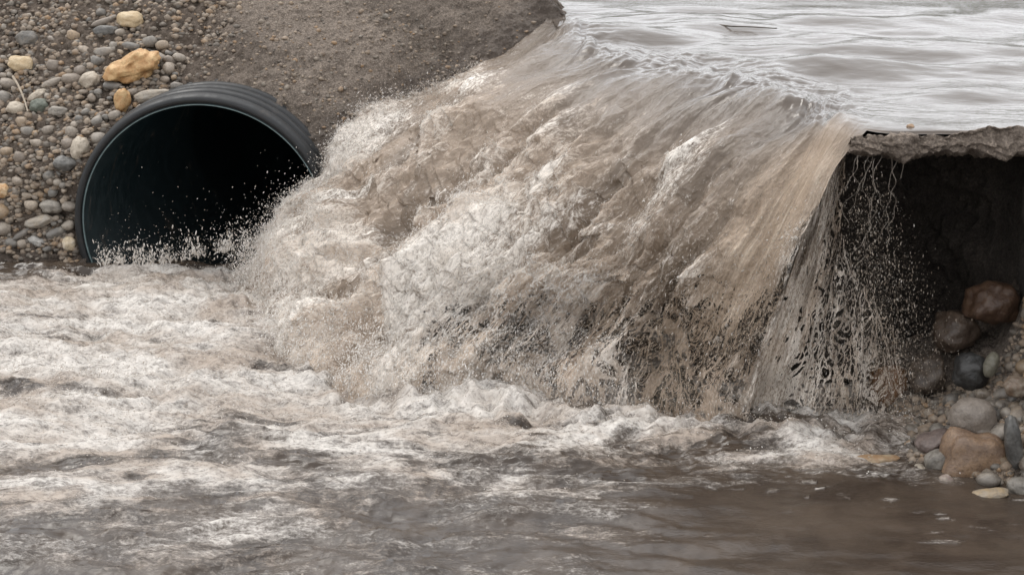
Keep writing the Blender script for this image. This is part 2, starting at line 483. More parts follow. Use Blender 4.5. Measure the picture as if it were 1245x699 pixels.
trough = np.exp(-((U - 1.75 + 0.16 * T + 0.25 * perlin(arc * 1.2, across * 0 + 2, 45)) / 0.27) ** 2) * sstep(0.4, 1.2, T) * sstep(4.6, 3.2, T)
trough += 0.8 * np.exp(-((U - 3.05 + 0.2 * perlin(arc * 1.2, across * 0 + 7, 46)) / 0.2) ** 2) * sstep(0.2, 1.0, T) * sstep(5.0, 3.6, T)
boil = b1 * 0.2 + b2 * 0.12 + r1 * 0.13 + r2 * 0.06 + b3 * 0.055 + b4 * 0.032 + b5 * 0.017 + (0.3 - abs(perlin((across + wq * 0.4) * 7, arc * 1.5, 37))) * 0.05 - 0.1 * trough
D += env * boil
lump = b1 * 0.8 + b2 * 0.6 + r1 * 0.7 + r2 * 0.5 + b3 * 0.4 + b4 * 0.3 - 0.75 * trough
sheet = S + N * D[..., None]
# torn filaments lean down the stream
flow_dir = np.gradient(S, axis=0); flow_dir /= np.maximum(np.linalg.norm(flow_dir, axis=-1, keepdims=True), 1e-9)
sheet += flow_dir * (env * perlin3(Pw * 14, 8) * 0.05)[..., None]
# foam
fstreak = fbm(wa * 2.4, arc * 0.75, 4, 41)
fbig = perlin((across + wq) * 1.5, arc * 0.45, 44)
foam = 0.5 * sstep(0.4, 2.0, T + 0.7 * perlin(across * 1.3, arc * 0.3, 20)) + (0.85 * fstreak + 0.6 * fbig) * sstep(0.0, 1.2, T) + 0.62 * lump * fallw
foam *= 1 - 0.52 * sstep(2.2, 2.6, U) * sstep(3.4, 1.8, T)
foam += 0.12 * sstep(1.2, 2.5, T) + 0.1 * sstep(2.5, 5, T) + 0.12 * sstep(2.6, 1.6, U) * sstep(1.0, 3.0, T) + 0.36 * sstep(1.7, 2.3, U) * sstep(3.6, 3.0, U) * sstep(2.0, 4.0, T)
foam -= 0.3 * sstep(2.75, 3.25, U) * sstep(4.25, 3.6, U) * sstep(5.0, 1.5, T) * sstep(-.2, .5, T)  # smooth brown tongue on the right
foam -= 0.42 * leftw * sstep(4.6, 2.6, T) * sstep(-0.2, 0.4, T)
tanw = np.exp(-((U - 3.76 + 0.03 * T + 0.1 * perlin(arc * 1.5, across * 0, 48)) / 0.24) ** 2) * sstep(-0.6, 1.1, T) * sstep(5.6, 3.6, T)
foam = foam * (1 - 0.6 * tanw) + 0.6 * tanw * (0.55 + 0.5 * perlin(wa * 9, arc * 0.6, 49))
riv_f = sstep(0.28, 0.6, fbm(wx * 2.2, wy * 5, 4, 51)) * 0.35 * sstep(-2.5, -0.5, T) * (1 - sstep(0, .8, T))
foam = np.clip(foam + riv_f * 0.5, 0, 0.85)
calm = 1 - sstep(-0.4, 2.1, T + 0.5 * sstep(1.2, 0.2, U) + 0.5 * perlin(across * 2, arc * 0.3, 47))
keep = np.ones((NVR - 1, NUR - 1), bool)
Tm, Um = T[:-1, :-1], U[:-1, :-1]
keep &= ~((Um >= 4.0) & (Tm > 0.0))
hole = (0.3 + np.minimum(abs(perlin((across + wq) * 7, arc * 2.2, 61)), abs(perlin(across * 13 + wq * 5, arc * 6.5, 62)) * 1.2)
        + 0.7 * perlin((across + wq) * 2.2, arc * 1.1, 64) + 0.25 * perlin3(Pw * 24, 63))
hole = (hole - hole.mean()) / hole.std()
thr = 4.6 - 2.9 * sstep(1.7, 3.0, U) * sstep(1.6, 3.4, T) - 1.35 * sstep(2.9, 3.9, U) * sstep(2.2, 4.0, T) + 1.2 * sstep(5.5, 6, T)
F = grid_faces(NVR, NUR, keep)
thin = 1.25 * sstep(1.2, 2.7, U + 0.5 * perlin(across * 1.3, arc * 0.8, 65)) * sstep(2.0, 4.2, T + 0.9 * perlin(across * 1.7, arc, 66)) * 0.62 + 0.45 * sstep(2.4, 3.7, U) * sstep(2.4, 4.0, T)
thin = thin + 0.9 * sstep(3.9, 4.0, U + 0.05 * perlin(arc * 4, across * 0, 67)) * sstep(0.6, 1.6, T)
thin = np.clip(thin * (1 - 0.5 * tanw * sstep(4.0, 3.88, U)) * (0.45 + 0.55 * sstep(5.8, 5.4, T)), 0, 1)
at = {'thin': thin.ravel(), 'tan': tanw.ravel(), 'foam': foam.ravel(), 'calm': calm.ravel(), 'flow': np.stack([across, arc, across * 0], -1).reshape(-1, 3)}
v_, f_, a_ = compact(sheet.reshape(-1, 3), F, at)
water = mesh_from('river_water', v_, f_[:, ::-1], M_FALL, True, a_, kind='structure')
# make the normals face up
if water.data.polygons[1000].normal.z < 0:
    water.data.flip_normals()

# ------------------------------------------------------------------ pool water
ys = [6.5]
while ys[-1] < 22:
    y = ys[-1]; ys.append(y + 0.0145 * (y / 11) ** 2 * (1 if 9.0 < y < 14.2 else 3))
ys = np.array(ys)
xs = np.concatenate([np.linspace(-9, -4.4, 40, endpoint=False), np.linspace(-4.4, 3.4, 560, endpoint=False), np.linspace(3.4, 6, 20)])
PX, PY = np.meshgrid(xs, ys)
def base_dist(x, y):
    """distance in front of the foot of the falls"""
    bx = np.array([-2.9, -2.35, -1.75, -1.05, 0.1, 1.35, 2.3, 3.2])
    by = np.array([13.2, 13.0, 12.35, 10.6, 10.15, 9.95, 9.8, 9.8])
    return np.interp(x, bx, by) - y
BD = base_dist(PX, PY)
turb = np.exp(-np.maximum(BD, 0) / 0.9)
turb = np.maximum(turb, 0.85 * sstep(0.6, -1.4, PX) * np.exp(-np.maximum(10.2 - PY, 0) / 1.1))
turb *= 1 - 0.6 * sstep(-3.0, -3.9, PX) * sstep(12.4, 13.2, PY)
turb = np.clip(turb * sstep(13.7, 13.3, PY), 0.04, 1)
wxp = PX + 0.25 * perlin(PX * 0.9, PY * 0.9, 71); wyp = PY + 0.2 * perlin(PX * 0.9, PY * 0.9, 72)
Hh = perlin(wxp * 1.1, wyp * 1.7, 73) * 0.085 + (0.3 - abs(perlin(wxp * 2.6, wyp * 4.2, 74))) * 0.07
Hh += (0.3 - abs(perlin(wxp * 6.5, wyp * 10, 75))) * 0.036 + (0.3 - abs(perlin(wxp * 15, wyp * 22, 76))) * 0.016
Hh += perlin(wxp * 34, wyp * 48, 77) * 0.006
calmw = fbm(wxp * 1.3, wyp * 3.4, 5, 78, 0.6) * 0.06 + perlin(wxp * 2.6, wyp * 8, 79) * 0.026 + (0.3 - abs(perlin(wxp * 6, wyp * 19, 80))) * 0.012 + perlin(wxp * 18, wyp * 48, 82) * 0.0035
quiet = sstep(-0.3, 1.5, PX + 0.5 * perlin(PX * 0.8, PY * 0.8, 86)) * sstep(9.4, 8.7, PY)
calmw = calmw * (1 - 0.86 * quiet) + quiet * (perlin(PX * 1.2, PY * 4, 87) * 0.012 + perlin(PX * 4, PY * 13, 88) * 0.0045 + perlin(PX * 10, PY * 30, 94) * 0.0016)
PZ = turb * Hh * 1.15 * (1 - 0.7 * quiet) + calmw * (1 - 0.6 * turb)
PZ -= 0.7 * sstep(13.62, 14.1, PY) * (PX > -3.3) * (PX < -1.2)
PZ += (0.035 + 0.07 * perlin(PX * 5, PY * 4, 83) + 0.04 * perlin(PX * 12, PY * 11, 84)) * np.exp(-((BD - 0.15) / 0.26) ** 2) * sstep(-3, -2.2, PX) * sstep(2.35, 2.0, PX)
swirl = fbm(wxp * 1.1, wyp * 2.6, 5, 81, 0.6)
lace = 0.26 - abs(fbm(wxp * 1.6 + 2, wyp * 3.4, 4, 85, 0.6))
pf = 0.58 * turb ** 0.8 + 1.05 * swirl * (0.4 + turb) + 1.0 * lace * sstep(0.02, 0.3, turb) - 0.1 + 1.2 * (PZ - 0.03) / 0.1 * 0.12
pf += 0.36 * sstep(1.2, -1.0, PX) * (0.6 + 0.4 * sstep(7.5, 9.3, PY))
pf += 0.27 * sstep(0.3, -2.2, PX) * sstep(8.9, 10.4, PY) * sstep(13.4, 12.6, PY)
pf -= 0.5 * sstep(0.2, 1.3, PX) * sstep(9.35, 8.7, PY)
pf -= 0.75 * sstep(-3.0, -3.3, PX) * sstep(12.95, 13.3, PY)
pf *= sstep(13.65, 13.4, PY)
pf += quiet * 0.16 * sstep(0.0, 0.5, fbm(wxp * 2.5, wyp * 7, 4, 96, 0.6))
pf += 0.45 * np.exp(-((BD - 0.1) / 0.4) ** 2) * sstep(-3, -2.2, PX) * sstep(2.5, 2.1, PX)
fleck = sstep(0.5, 0.62, perlin(PX * 5 + perlin(PX * 3, PY * 3, 89), PY * 24, 90)) * sstep(0.0, 0.3, perlin(PX * 1.1, PY * 1.6, 93)) * quiet
pf = np.clip(pf, 0, 0.8)
pf = np.maximum(pf, 0.62 * fleck)
pa = 0.5
fl = np.stack([PX * math.cos(pa * 0) + PY * 0.12, PY, PX * 0], -1)
Pv = np.stack([PX, PY, PZ], -1)
pool = mesh_from('pool_water', Pv.reshape(-1, 3), grid_faces(len(ys), len(xs)), M_POOL, True,
                 {'foam': pf.ravel(), 'flow': fl.reshape(-1, 3)}, kind='structure')

# ------------------------------------------------------------------ drain pipe
PC = at_y(248, 275, 13.62)                 # centre of the mouth
PA = R(-3)                                 # axis swings to the right going back
pipe = bpy.data.objects.new('drain_pipe', None); COL.objects.link(pipe)
pipe.location = PC; pipe.rotation_euler = (0, 0, PA)
tag(pipe, 'large black ribbed plastic drain pipe sticking out of the gravel bank', 'pipe')
def lathe(name, prof, mat, parent, seg=160, closed=False):
    prof = np.array(prof, float)           # (y back, r)
    a = np.linspace(0, 2 * np.pi, seg, endpoint=False)
    n = len(prof)
    v = np.stack([np.cos(a)[None] * prof[:, 1:2], np.broadcast_to(prof[:, :1], (n, seg)), np.sin(a)[None] * prof[:, 1:2]], -1).reshape(-1, 3)
    f = []
    for i in range(n if closed else n - 1):
        for j in range(seg):
            k = (i + 1) % n; l = (j + 1) % seg
            f.append((i * seg + j, i * seg + l, k * seg + l, k * seg + j))
    return mesh_from(name, v, f, mat, True, parent=parent)
M_BLACK = mat_plastic('black_plastic', (0.013, 0.0135, 0.0145), 0.42)
M_LINER = mat_plastic('dark_liner', (0.006, 0.017, 0.02), 0.4)
M_EDGE = mat_plastic('teal_cut_edge', (0.19, 0.26, 0.265), 0.4)
RI = 0.945
lathe('mouth_collar', [(0.0, RI + 0.012), (-0.012, RI + 0.02), (-0.018, RI + 0.04), (-0.01, RI + 0.058), (0.01, RI + 0.07), (0.05, RI + 0.078), (0.1, RI + 0.08),
                       (0.125, RI + 0.075), (0.135, RI + 0.06), (0.14, RI + 0.04), (0.14, RI + 0.012)], M_BLACK, pipe, closed=True)
for k in range(22):
    y0 = 0.155 + k * 0.17
    lathe('rib', [(y0 - 0.0, RI + 0.012), (y0 + 0.005, RI + 0.055), (y0 + 0.022, RI + 0.082), (y0 + 0.05, RI + 0.09), (y0 + 0.09, RI + 0.09), (y0 + 0.118, RI + 0.082),
                  (y0 + 0.135, RI + 0.055), (y0 + 0.14, RI + 0.012)], M_BLACK, pipe, seg=128, closed=True)
lathe('pipe_wall', [(0.0, RI), (5.0, RI), (5.0, 0.001), (5.02, 0.001), (5.02, RI + 0.013), (0.0, RI + 0.013)], M_LINER, pipe, closed=True)  # closed far end is added, unseen, to keep sky light out of the bore
lathe('liner_edge', [(-0.002, RI - 0.004), (-0.004, RI + 0.0), (-0.002, RI + 0.004), (0.02, RI + 0.003), (0.02, RI - 0.004)], M_EDGE, pipe, seg=200, closed=True)

# ------------------------------------------------------------------ left bank of earth and gravel
NX, NT = 520, 330
bx = np.concatenate([np.linspace(-12, -4.6, 90, endpoint=False), np.linspace(-4.6, 1.9, NX - 90)])
bt = np.concatenate([np.linspace(-0.5, 3.4, NT - 40, endpoint=False), np.linspace(3.4, 14, 40)])   # metres up the slope, then over the top
BX, BT = np.meshgrid(bx, bt)
sl_len = math.hypot(1, BANK_K)
zz = BT / sl_len
top = 2.75 + 0.2 * perlin(BX * 0.5, BT * 0.3, 91)
side = (0.42 - BX) * 1.15
side = Z0 + np.where(side > 0, side, side * 0.45)
BY = bank_y(BX, zz)
BZ = np.minimum(zz, top)
front = np.minimum(BZ, np.where(zz > 1.2, side, 99))
BZ = np.maximum(np.minimum(BZ, np.where(BX > -0.4, np.maximum(side, -0.3), 99)), -0.6)
rough = fbm(BX * 1.3, BT * 1.3, 4, 92) * 0.09 + fbm(BX * 7, BT * 7, 4, 95, 0.6) * 0.035 + fbm(BX * 26, BT * 26, 3, 98, 0.6) * 0.017
gravelly = sstep(-1.9, -2.7, BX + 0.25 * perlin(BX * 2, BT * 2, 99))
rough += gravelly * (0.3 - abs(perlin(BX * 11, BT * 11, 101))) * 0.06
BY2 = BY - rough * 0.75; BZ2 = BZ + rough * 0.65
# leave the bore of the pipe open
dx = BX - PC[0]; dy = BY2 - PC[1]
ax = np.array([math.sin(-PA), math.cos(-PA)])
lat = dx * ax[1] - dy * ax[0]
rad = np.hypot(lat, BZ2 - PC[2])
kf = (rad > RI + 0.04)[:-1, :-1]
F = grid_faces(NT, NX, kf)
edge_pts = np.array([on_bank(a, b) for a, b in ((660, 22), (612, 62), (540, 104), (462, 143), (402, 192), (385, 240))])
dm = np.min([np.sqrt((BX - e[0]) ** 2 + (BY2 - e[1]) ** 2 + (BZ2 - e[2]) ** 2) for e in (edge_pts[i] + (edge_pts[i + 1] - edge_pts[i]) * t for i in range(5) for t in (0, .33, .66))], axis=0)
damp = np.clip(1.1 - dm / 0.42, 0, 1) + sstep(0.16, 0.03, BZ2)
v_, f_, a_ = compact(np.stack([BX, BY2, BZ2], -1).reshape(-1, 3), F, {'damp': damp.ravel(), 'gravel': gravelly.ravel()})
bank = mesh_from('gravel_bank', v_, f_, mat_soil(name='bank_soil', zones=True), True, a_, kind='structure')

def bank_z_off(px, py):
    return on_bank(px, py)

# ------------------------------------------------------------------ earth face behind the falls and the hollow under the crust
path = np.array([(0.5, 13.9), (0.7, 13.3), (0.9, 12.8), (1.25, 12.0), (1.5, 11.2), (1.75, 10.75), (2.1, 11.05), (2.5, 11.25), (2.85, 11.0), (3.0, 10.5), (2.95, 10.0), (2.98, 9.75), (3.3, 9.6), (3.9, 9.5), (6.5, 9.3)])
pt = np.linspace(0, len(path) - 1, 420)
pp = cr(path, pt, 0)
zz1 = np.linspace(-0.5, 1.62, 120)
tang = np.gradient(pp, axis=0); tang /= np.linalg.norm(tang, axis=1, keepdims=True)
nrm = np.stack([tang[:, 1], -tang[:, 0]], -1)
ZZ, II = np.meshgrid(zz1, pt, indexing='ij')
acc = np.cumsum(np.r_[0, np.linalg.norm(np.diff(pp, axis=0), axis=1)])
AC = np.broadcast_to(acc, ZZ.shape)
off = fbm(AC * 1.6, ZZ * 1.8, 5, 111, 0.6) * 0.28 + (0.3 - abs(perlin(AC * 5, ZZ * 5, 112))) * 0.12 + fbm(AC * 20, ZZ * 20, 3, 113) * 0.03
off = (off + 0.3 * sstep(0.7, -0.1, ZZ)) * (1 - 0.8 * sstep(7.5, 9, II))
W = np.stack([pp[None, :, 0] + nrm[None, :, 0] * off, pp[None, :, 1] + nrm[None, :, 1] * off, ZZ], -1)
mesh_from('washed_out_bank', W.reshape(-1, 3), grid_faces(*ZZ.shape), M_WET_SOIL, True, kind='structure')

# crust of the road over the hollow
NC, NS = 380, 150
cx = np.linspace(1.86, 6.5, NC)
edge = 9.81 - 0.0 * cx + 0.03 * fbm(cx * 3, cx * 0, 4, 121) - 0.25 * sstep(2.5, 4.5, cx)
sec = []
th = 0.105 + 0.04 * fbm(cx * 4, cx * 0 + 5, 3, 122)
tt = np.linspace(0, 1, NS)
vv_ = []
for t in tt:
    if t < 0.35: q = t / 0.35; y = edge + (1 - q) ** 2 * 2.2; z = Z0 - 0.03 - 0.3 * (1 - q) + 0.022 * sstep(0.6, 0.9, q) + 0 * cx
    elif t < 0.6: q = (t - 0.35) / 0.25; y = edge - 0.02 * np.sin(q * np.pi); z = Z0 - 0.008 - q * th
    else: q = (t - 0.6) / 0.4; y = edge + q ** 1.3 * 2.6; z = Z0 - 0.008 - th - 0.06 * np.sin(min(1, q * 3) * np.pi / 2) + 0 * cx
    vv_.append(np.stack([cx, y, z], -1))
K = np.array(vv_)
TT, CX = np.meshgrid(tt, cx, indexing='ij')
nn = grid_normals(K)
rr = perlin3(K * 9, 123) * 0.035 + (0.25 - abs(perlin3(K * 22, 124))) * 0.04 + perlin3(K * 50, 125) * 0.015
rr *= sstep(0.3, 0.37, TT) + 0.3 * sstep(0.25, 0.33, TT) * (TT < 0.35) 
dry = sstep(2.42, 2.62, CX + 0.1 * perlin(CX * 6, K[..., 1] * 6, 125)) * sstep(9.93 + 0.26, 9.93 + 0.1, K[..., 1] + 0.05 * perlin(CX * 5, K[..., 1] * 8, 127) - 0.15 * sstep(2.5, 2.9, CX)) * (TT <= 0.36)
K = K - nn * rr[..., None]
K[..., 2] += dry * (0.055 + 0.02 * fbm(CX * 9, K[..., 1] * 9, 3, 126))
crust = mesh_from('broken_road_crust', K.reshape(-1, 3), grid_faces(NS, NC), M_CRUST, True, kind='structure')

# rubble slope at the right
gx = np.linspace(1.95, 5.0, 260); gy = np.linspace(8.2, 10.9, 240)
GX, GY = np.meshgrid(gx, gy)
lx = np.interp(GY, [8.2, 8.75, 9.1, 9.4, 9.8, 10.9], [2.9, 2.62, 2.3, 2.2, 2.15, 2.05])
d = GX - lx
GZ = d * 0.55 + 1.6 * sstep(0.45, 1.0, GX - np.interp(GY, [8.2, 8.8, 9.3, 10, 10.9], [2.75, 2.55, 2.3, 2.35, 2.5]))
GZ = np.minimum(GZ, 1.62 - 0.05 * GX * 0) * sstep(8.1, 8.7, GY) - 0.02
GZ += fbm(GX * 3, GY * 3, 4, 131) * 0.1 + fbm(GX * 14, GY * 14, 4, 132, 0.6) * 0.04
GZ = np.maximum(GZ, -0.35)
GZ = np.where(GX > 3.1, np.minimum(GZ, 1.55), GZ)
rub = mesh_from('rubble_bank', np.stack([GX, GY, GZ], -1).reshape(-1, 3), grid_faces(*GX.shape), mat_soil(0.95, 'rubble_soil', (0.33, 0.25, 0.185)), True, kind='structure')

# ------------------------------------------------------------------ stones
def stone_mesh(name, sub, amp, power, seed, mat, freq=1.3):
    bm = bmesh.new(); bmesh.ops.create_icosphere(bm, subdivisions=sub, radius=1)
    co = np.array([v.co[:] for v in bm.verts])
    m = (np.abs(co) ** power).sum(1) ** (1 / power)
    co = co / m[:, None]
    n = perlin3(co * freq, seed) * amp + perlin3(co * freq * 2.7, seed + 1) * amp * 0.35
    if sub > 2: n = n + perlin3(co * freq * 8, seed + 2) * amp * 0.1
    co = co * (1 + n[:, None])
    for v, c in zip(bm.verts, co): v.co = c
    for f in bm.faces: f.smooth = True
    me = bpy.data.meshes.new(name); bm.to_mesh(me); bm.free()
    me.materials.append(mat)
    return me

def place(o, loc, r, rot):
    o.location = loc; o.scale = r; o.rotation_euler = rot

def px_m(Y): return Y * 1.04 / FPX        # metres per photo pixel at distance Y

def hero(px, py, rx, ry, col, col2, label, Y=None, rot=0, amp=0.22, power=2.3, sub=4, depth=None, name='stone', wet=0.6, cat='stone', seed=None, group=None, sink=0.0):
    seed = seed if seed is not None else int(px * 7 + py) % 97
    mt = flat_stone('stone_surface', col, col2, wet)
    me = stone_mesh('stone', sub, amp, power, seed, mt)
    o = bpy.data.objects.new(name, me); COL.objects.link(o)
    p = on_bank(px, py) if Y is None else at_y(px, py, Y)
    s = px_m(p[1])
    if Y is None: p = p + np.array([0, -0.35, 0.3]) * ry * s
    dp = depth or min(rx, ry) * 1.1
    place(o, p, (rx * s, dp * s, ry * s), (R(random.uniform(-8, 8)), R(rot), R(random.uniform(-10, 10))))
    tag(o, label, cat, group)
    return o

TAN, TAN2 = (0.42, 0.31, 0.18), (0.52, 0.42, 0.28)
OCH, OCH2 = (0.40, 0.22, 0.09), (0.5, 0.34, 0.17)
GRY, GRY2 = (0.2, 0.18, 0.155), (0.31, 0.28, 0.24)
SLT, SLT2 = (0.1, 0.096, 0.09), (0.19, 0.183, 0.17)
BEI, BEI2 = (0.33, 0.28, 0.22), (0.47, 0.41, 0.33)
WHT, WHT2 = (0.4, 0.38, 0.35), (0.58, 0.56, 0.52)
H = [
 (160, 27, 15, 10, TAN, TAN2, 'smooth yellowish oval stone highest on the gravel above the ochre boulder', 6),
 (27, 80, 16, 9, TAN, TAN2, 'pale tan oval stone alone near the left edge of the gravel bank', 4),
 (150, 126, 9, 15, OCH, OCH2, 'upright rusty orange stone just under the large ochre boulder', 5),
 (186, 118, 23, 7, BEI, GRY2, 'long flat grey beige slab stone lying against the pipe crown', -8),
 (34, 50, 13, 9, SLT, GRY, 'dark grey rounded stone in the soil near the top left corner', -5),
 (45, 118, 13, 5, BEI, BEI2, 'narrow beige stone tilted up to the right beside the dry twig', -32),
 (49, 131, 11, 8, (0.1, 0.115, 0.09), (0.17, 0.18, 0.15), 'dark greenish round stone under the narrow tilted beige stone', 0),
 (21, 134, 12, 8, BEI, BEI2, 'pinkish beige stone left of the dark greenish stone', 8),
 (80, 201, 13, 9, SLT, SLT2, 'bluish slate cobble left of the pipe at mid height', 8),
 (99, 183, 11, 13, BEI, BEI2, 'blocky beige stone touching the upper left of the pipe', 20),
 (63, 253, 13, 8, GRY, GRY2, 'round grey cobble low on the bank left of the pipe', 4),
 (48, 271, 17, 7, BEI, GRY2, 'long pale stone slanting up to the right near the waterline', -15),
 (46, 295, 11, 6, SLT2, WHT, 'smooth bluish white stone at the waterline left of the pipe', 15),
 (85, 298, 8, 9, TAN2, BEI2, 'yellow beige stone at the waterline against the pipe', 0),
 (4, 234, 9, 9, OCH, TAN2, 'orange tan stone cut by the left edge of the picture', 0),
 (110, 100, 12, 9, BEI, BEI2, 'light beige stone directly left of the large ochre boulder', -20),
 (128, 39, 15, 6, SLT, SLT2, 'flat dark slate stone under the yellowish oval stone', -6),
 (71, 137, 12, 6, GRY, GRY2, 'flat grey oval stone right of the dark greenish stone', 0),
]
for px, py, rx, ry, c1, c2, lab, rot in H:
    hero(px, py, rx, ry, c1, c2, lab, rot=rot)
big = hero(163, 86, 31, 17, OCH, (0.56, 0.38, 0.19), 'large knobbly ochre boulder lying above the pipe on the gravel bank', rot=-24, amp=0.42, power=2.2, sub=5, depth=20, name='boulder', cat='boulder', seed=5)

# child stones of the gravel bank
VAR = [stone_mesh('stone', 2, 0.25, p, 200 + k * 5, M_STONE, 1.1) for k, p in enumerate((2, 2.2, 2.5, 3.2, 2.1, 2.8))]
taken = [(h[0], h[1], max(h[2], h[3])) for h in H] + [(163, 86, 26)]
small = [(126, 28, 16, 4), (123, 17, 6, 5), (55, 51, 7, 5), (160, 58, 12, 5), (183, 53, 9, 7), (128, 65, 14, 6), (105, 64, 9, 5), (66, 82, 9, 7), (87, 98, 11, 7),
         (98, 88, 8, 6), (119, 76, 9, 6), (63, 103, 14, 5), (29, 150, 8, 7), (10, 103, 9, 6), (6, 121, 9, 8), (201, 98, 7, 4), (206, 86, 7, 7), (215, 106, 8, 5), (137, 106, 11, 5),
         (9, 186, 9, 6), (120, 170, 8, 7), (84, 176, 8, 7), (88, 162, 8, 7), (2, 258, 9, 9), (70, 284, 14, 6), (85, 253, 9, 6), (84, 275, 8, 6), (15, 297, 8, 6), (28, 298, 7, 6),
         (58, 303, 7, 4), (4, 280, 9, 8), (28, 285, 14, 4), (28, 266, 8, 3), (195, 72, 8, 6), (140, 142, 9, 6), (170, 135, 9, 5), (60, 160, 8, 6), (45, 175, 9, 5), (60, 215, 8, 6)]
def pipe_hit(px, py, m=6):
    return (px - 243) ** 2 + (py - 270) ** 2 < (157 + m) ** 2 and py < 320
for i in range(2500):
    if len(small) >= 290: break
    px = random.uniform(-25, 225); py = random.uniform(20, 306)
    r = random.uniform(3.0, 5.5) if random.random() < 0.72 else random.uniform(5.5, 9)
    if perlin(px / 33, py / 33, 171) < random.uniform(-0.5, 0.25): continue
    lim = 130 + 85 * math.exp(-((py - 75) / 60) ** 2) + random.uniform(-20, 12)
    if py < 60 and random.random() < 0.65: continue
    if px > lim or pipe_hit(px, py, r): continue
    if any((px - a) ** 2 + (py - b) ** 2 < (0.75 * (c + r)) ** 2 for a, b, c in taken): continue
    if any((px - a) ** 2 + (py - b) ** 2 < (0.62 * (c + r)) ** 2 for a, b, c, _ in small): continue
    small.append((px, py, r, r * random.uniform(0.5, 0.85)))
for px, py, rx, ry in small:
    o = bpy.data.objects.new('stone', random.choice(VAR)); COL.objects.link(o)
    p = on_bank(px, py); s = px_m(p[1])
    p = p + np.array([0, -0.4, 0.3]) * ry * s
    place(o, p, (rx * s, ry * 1.1 * s, ry * s), (R(random.uniform(-25, 25)), R(random.gauss(0, 16)), R(random.uniform(-40, 40))))
    o.parent = bank

# pebbles and grit: real geometry, nobody could count them
def ico(sub=1):
    bm = bmesh.new(); bmesh.ops.create_icosphere(bm, subdivisions=sub, radius=1)
    v = np.array([q.co[:] for q in bm.verts]); f = np.array([[a.index for a in q.verts] for q in bm.faces]); bm.free()
    return v, f
IV, IF = ico(1)
OV = np.array([(1, 0, 0), (-1, 0, 0), (0, 1, 0), (0, -1, 0), (0, 0, 1), (0, 0, -1)], float)
OF = np.array([(0, 2, 4), (2, 1, 4), (1, 3, 4), (3, 0, 4), (2, 0, 5), (1, 2, 5), (3, 1, 5), (0, 3, 5)])

def scatter(name, pts, rad, mat, base=(IV, IF), stretch=None, dirs=None, jitter=0.25, tone=None, kind='stuff', parent=None, label=None, flat=0.7, smooth=True):
    n = len(pts)
    bv, bf = base
    v = np.broadcast_to(bv, (n,) + bv.shape).copy()
    v *= 1 + RS.uniform(-jitter, jitter, (n, len(bv), 1))
    if dirs is None:
        v *= np.stack([RS.uniform(0.8, 1.3, n), RS.uniform(0.8, 1.2, n), RS.uniform(flat - 0.15, flat + 0.25, n)], -1)[:, None]
        a = RS.uniform(0, 2 * np.pi, n); c, s = np.cos(a), np.sin(a)
        x = v[..., 0] * c[:, None] - v[..., 1] * s[:, None]; y = v[..., 0] * s[:, None] + v[..., 1] * c[:, None]
        v[..., 0], v[..., 1] = x, y
    else:
        dl = v * np.array([1, 1, 1])
        k = dirs / np.linalg.norm(dirs, axis=1, keepdims=True)
        v = dl + (dl * k[:, None]).sum(-1, keepdims=True) * k[:, None] * (stretch[:, None, None] - 1)
    v = v * rad[:, None, None] + pts[:, None]
    f = (bf[None] + (np.arange(n) * len(bv))[:, None, None]).reshape(-1, 3)
    at = {'tone': np.repeat(RS.uniform(0, 1, n) if tone is None else tone, len(bv))}
    o = mesh_from(name, v.reshape(-1, 3), f, mat, smooth, at, parent=parent, kind=kind)
    return o

def on_surface_xyz(x, t):
    z = t / sl_len
    rg = fbm(x * 1.3, t * 1.3, 4, 92) * 0.09 + fbm(x * 7, t * 7, 4, 95, 0.6) * 0.035 + fbm(x * 26, t * 26, 3, 98, 0.6) * 0.017
    return np.stack([x, bank_y(x, z) - rg * 0.75, z + rg * 0.65], -1)
n = 17500
x = RS.uniform(-6.0, 0.5, n * 2); t = RS.uniform(-0.1, 3.9, n * 2)
den = 0.3 + 0.5 * sstep(-2.0, -2.6, x) + 0.5 * sstep(0.0, 0.4, perlin(x * 1.7, t * 1.7, 141)) - 0.25 * sstep(-1.4, -0.9, x) * sstep(1.5, 2.5, t)
ok = (RS.uniform(0, 1, n * 2) < den) & ~((t / sl_len > 1.4) & (x > 0.25))
pts = on_surface_xyz(x, t)[ok]; t = t[ok]
lt = (pts[:, 0] - PC[0]) * ax[1] - (pts[:, 1] - PC[1]) * ax[0]
ok = np.hypot(lt, pts[:, 2] - PC[2]) > RI + 0.1
pts = pts[ok][:n]
g = sstep(-2.0, -2.9, pts[:, 0])
rad = RS.gamma(2.4, 0.0032, len(pts)) * (1 + 1.15 * g) + 0.004
scatter('pebbles', pts, np.minimum(rad, 0.034), M_PEB, tone=RS.uniform(0, 1, len(pts)) ** 1.0)

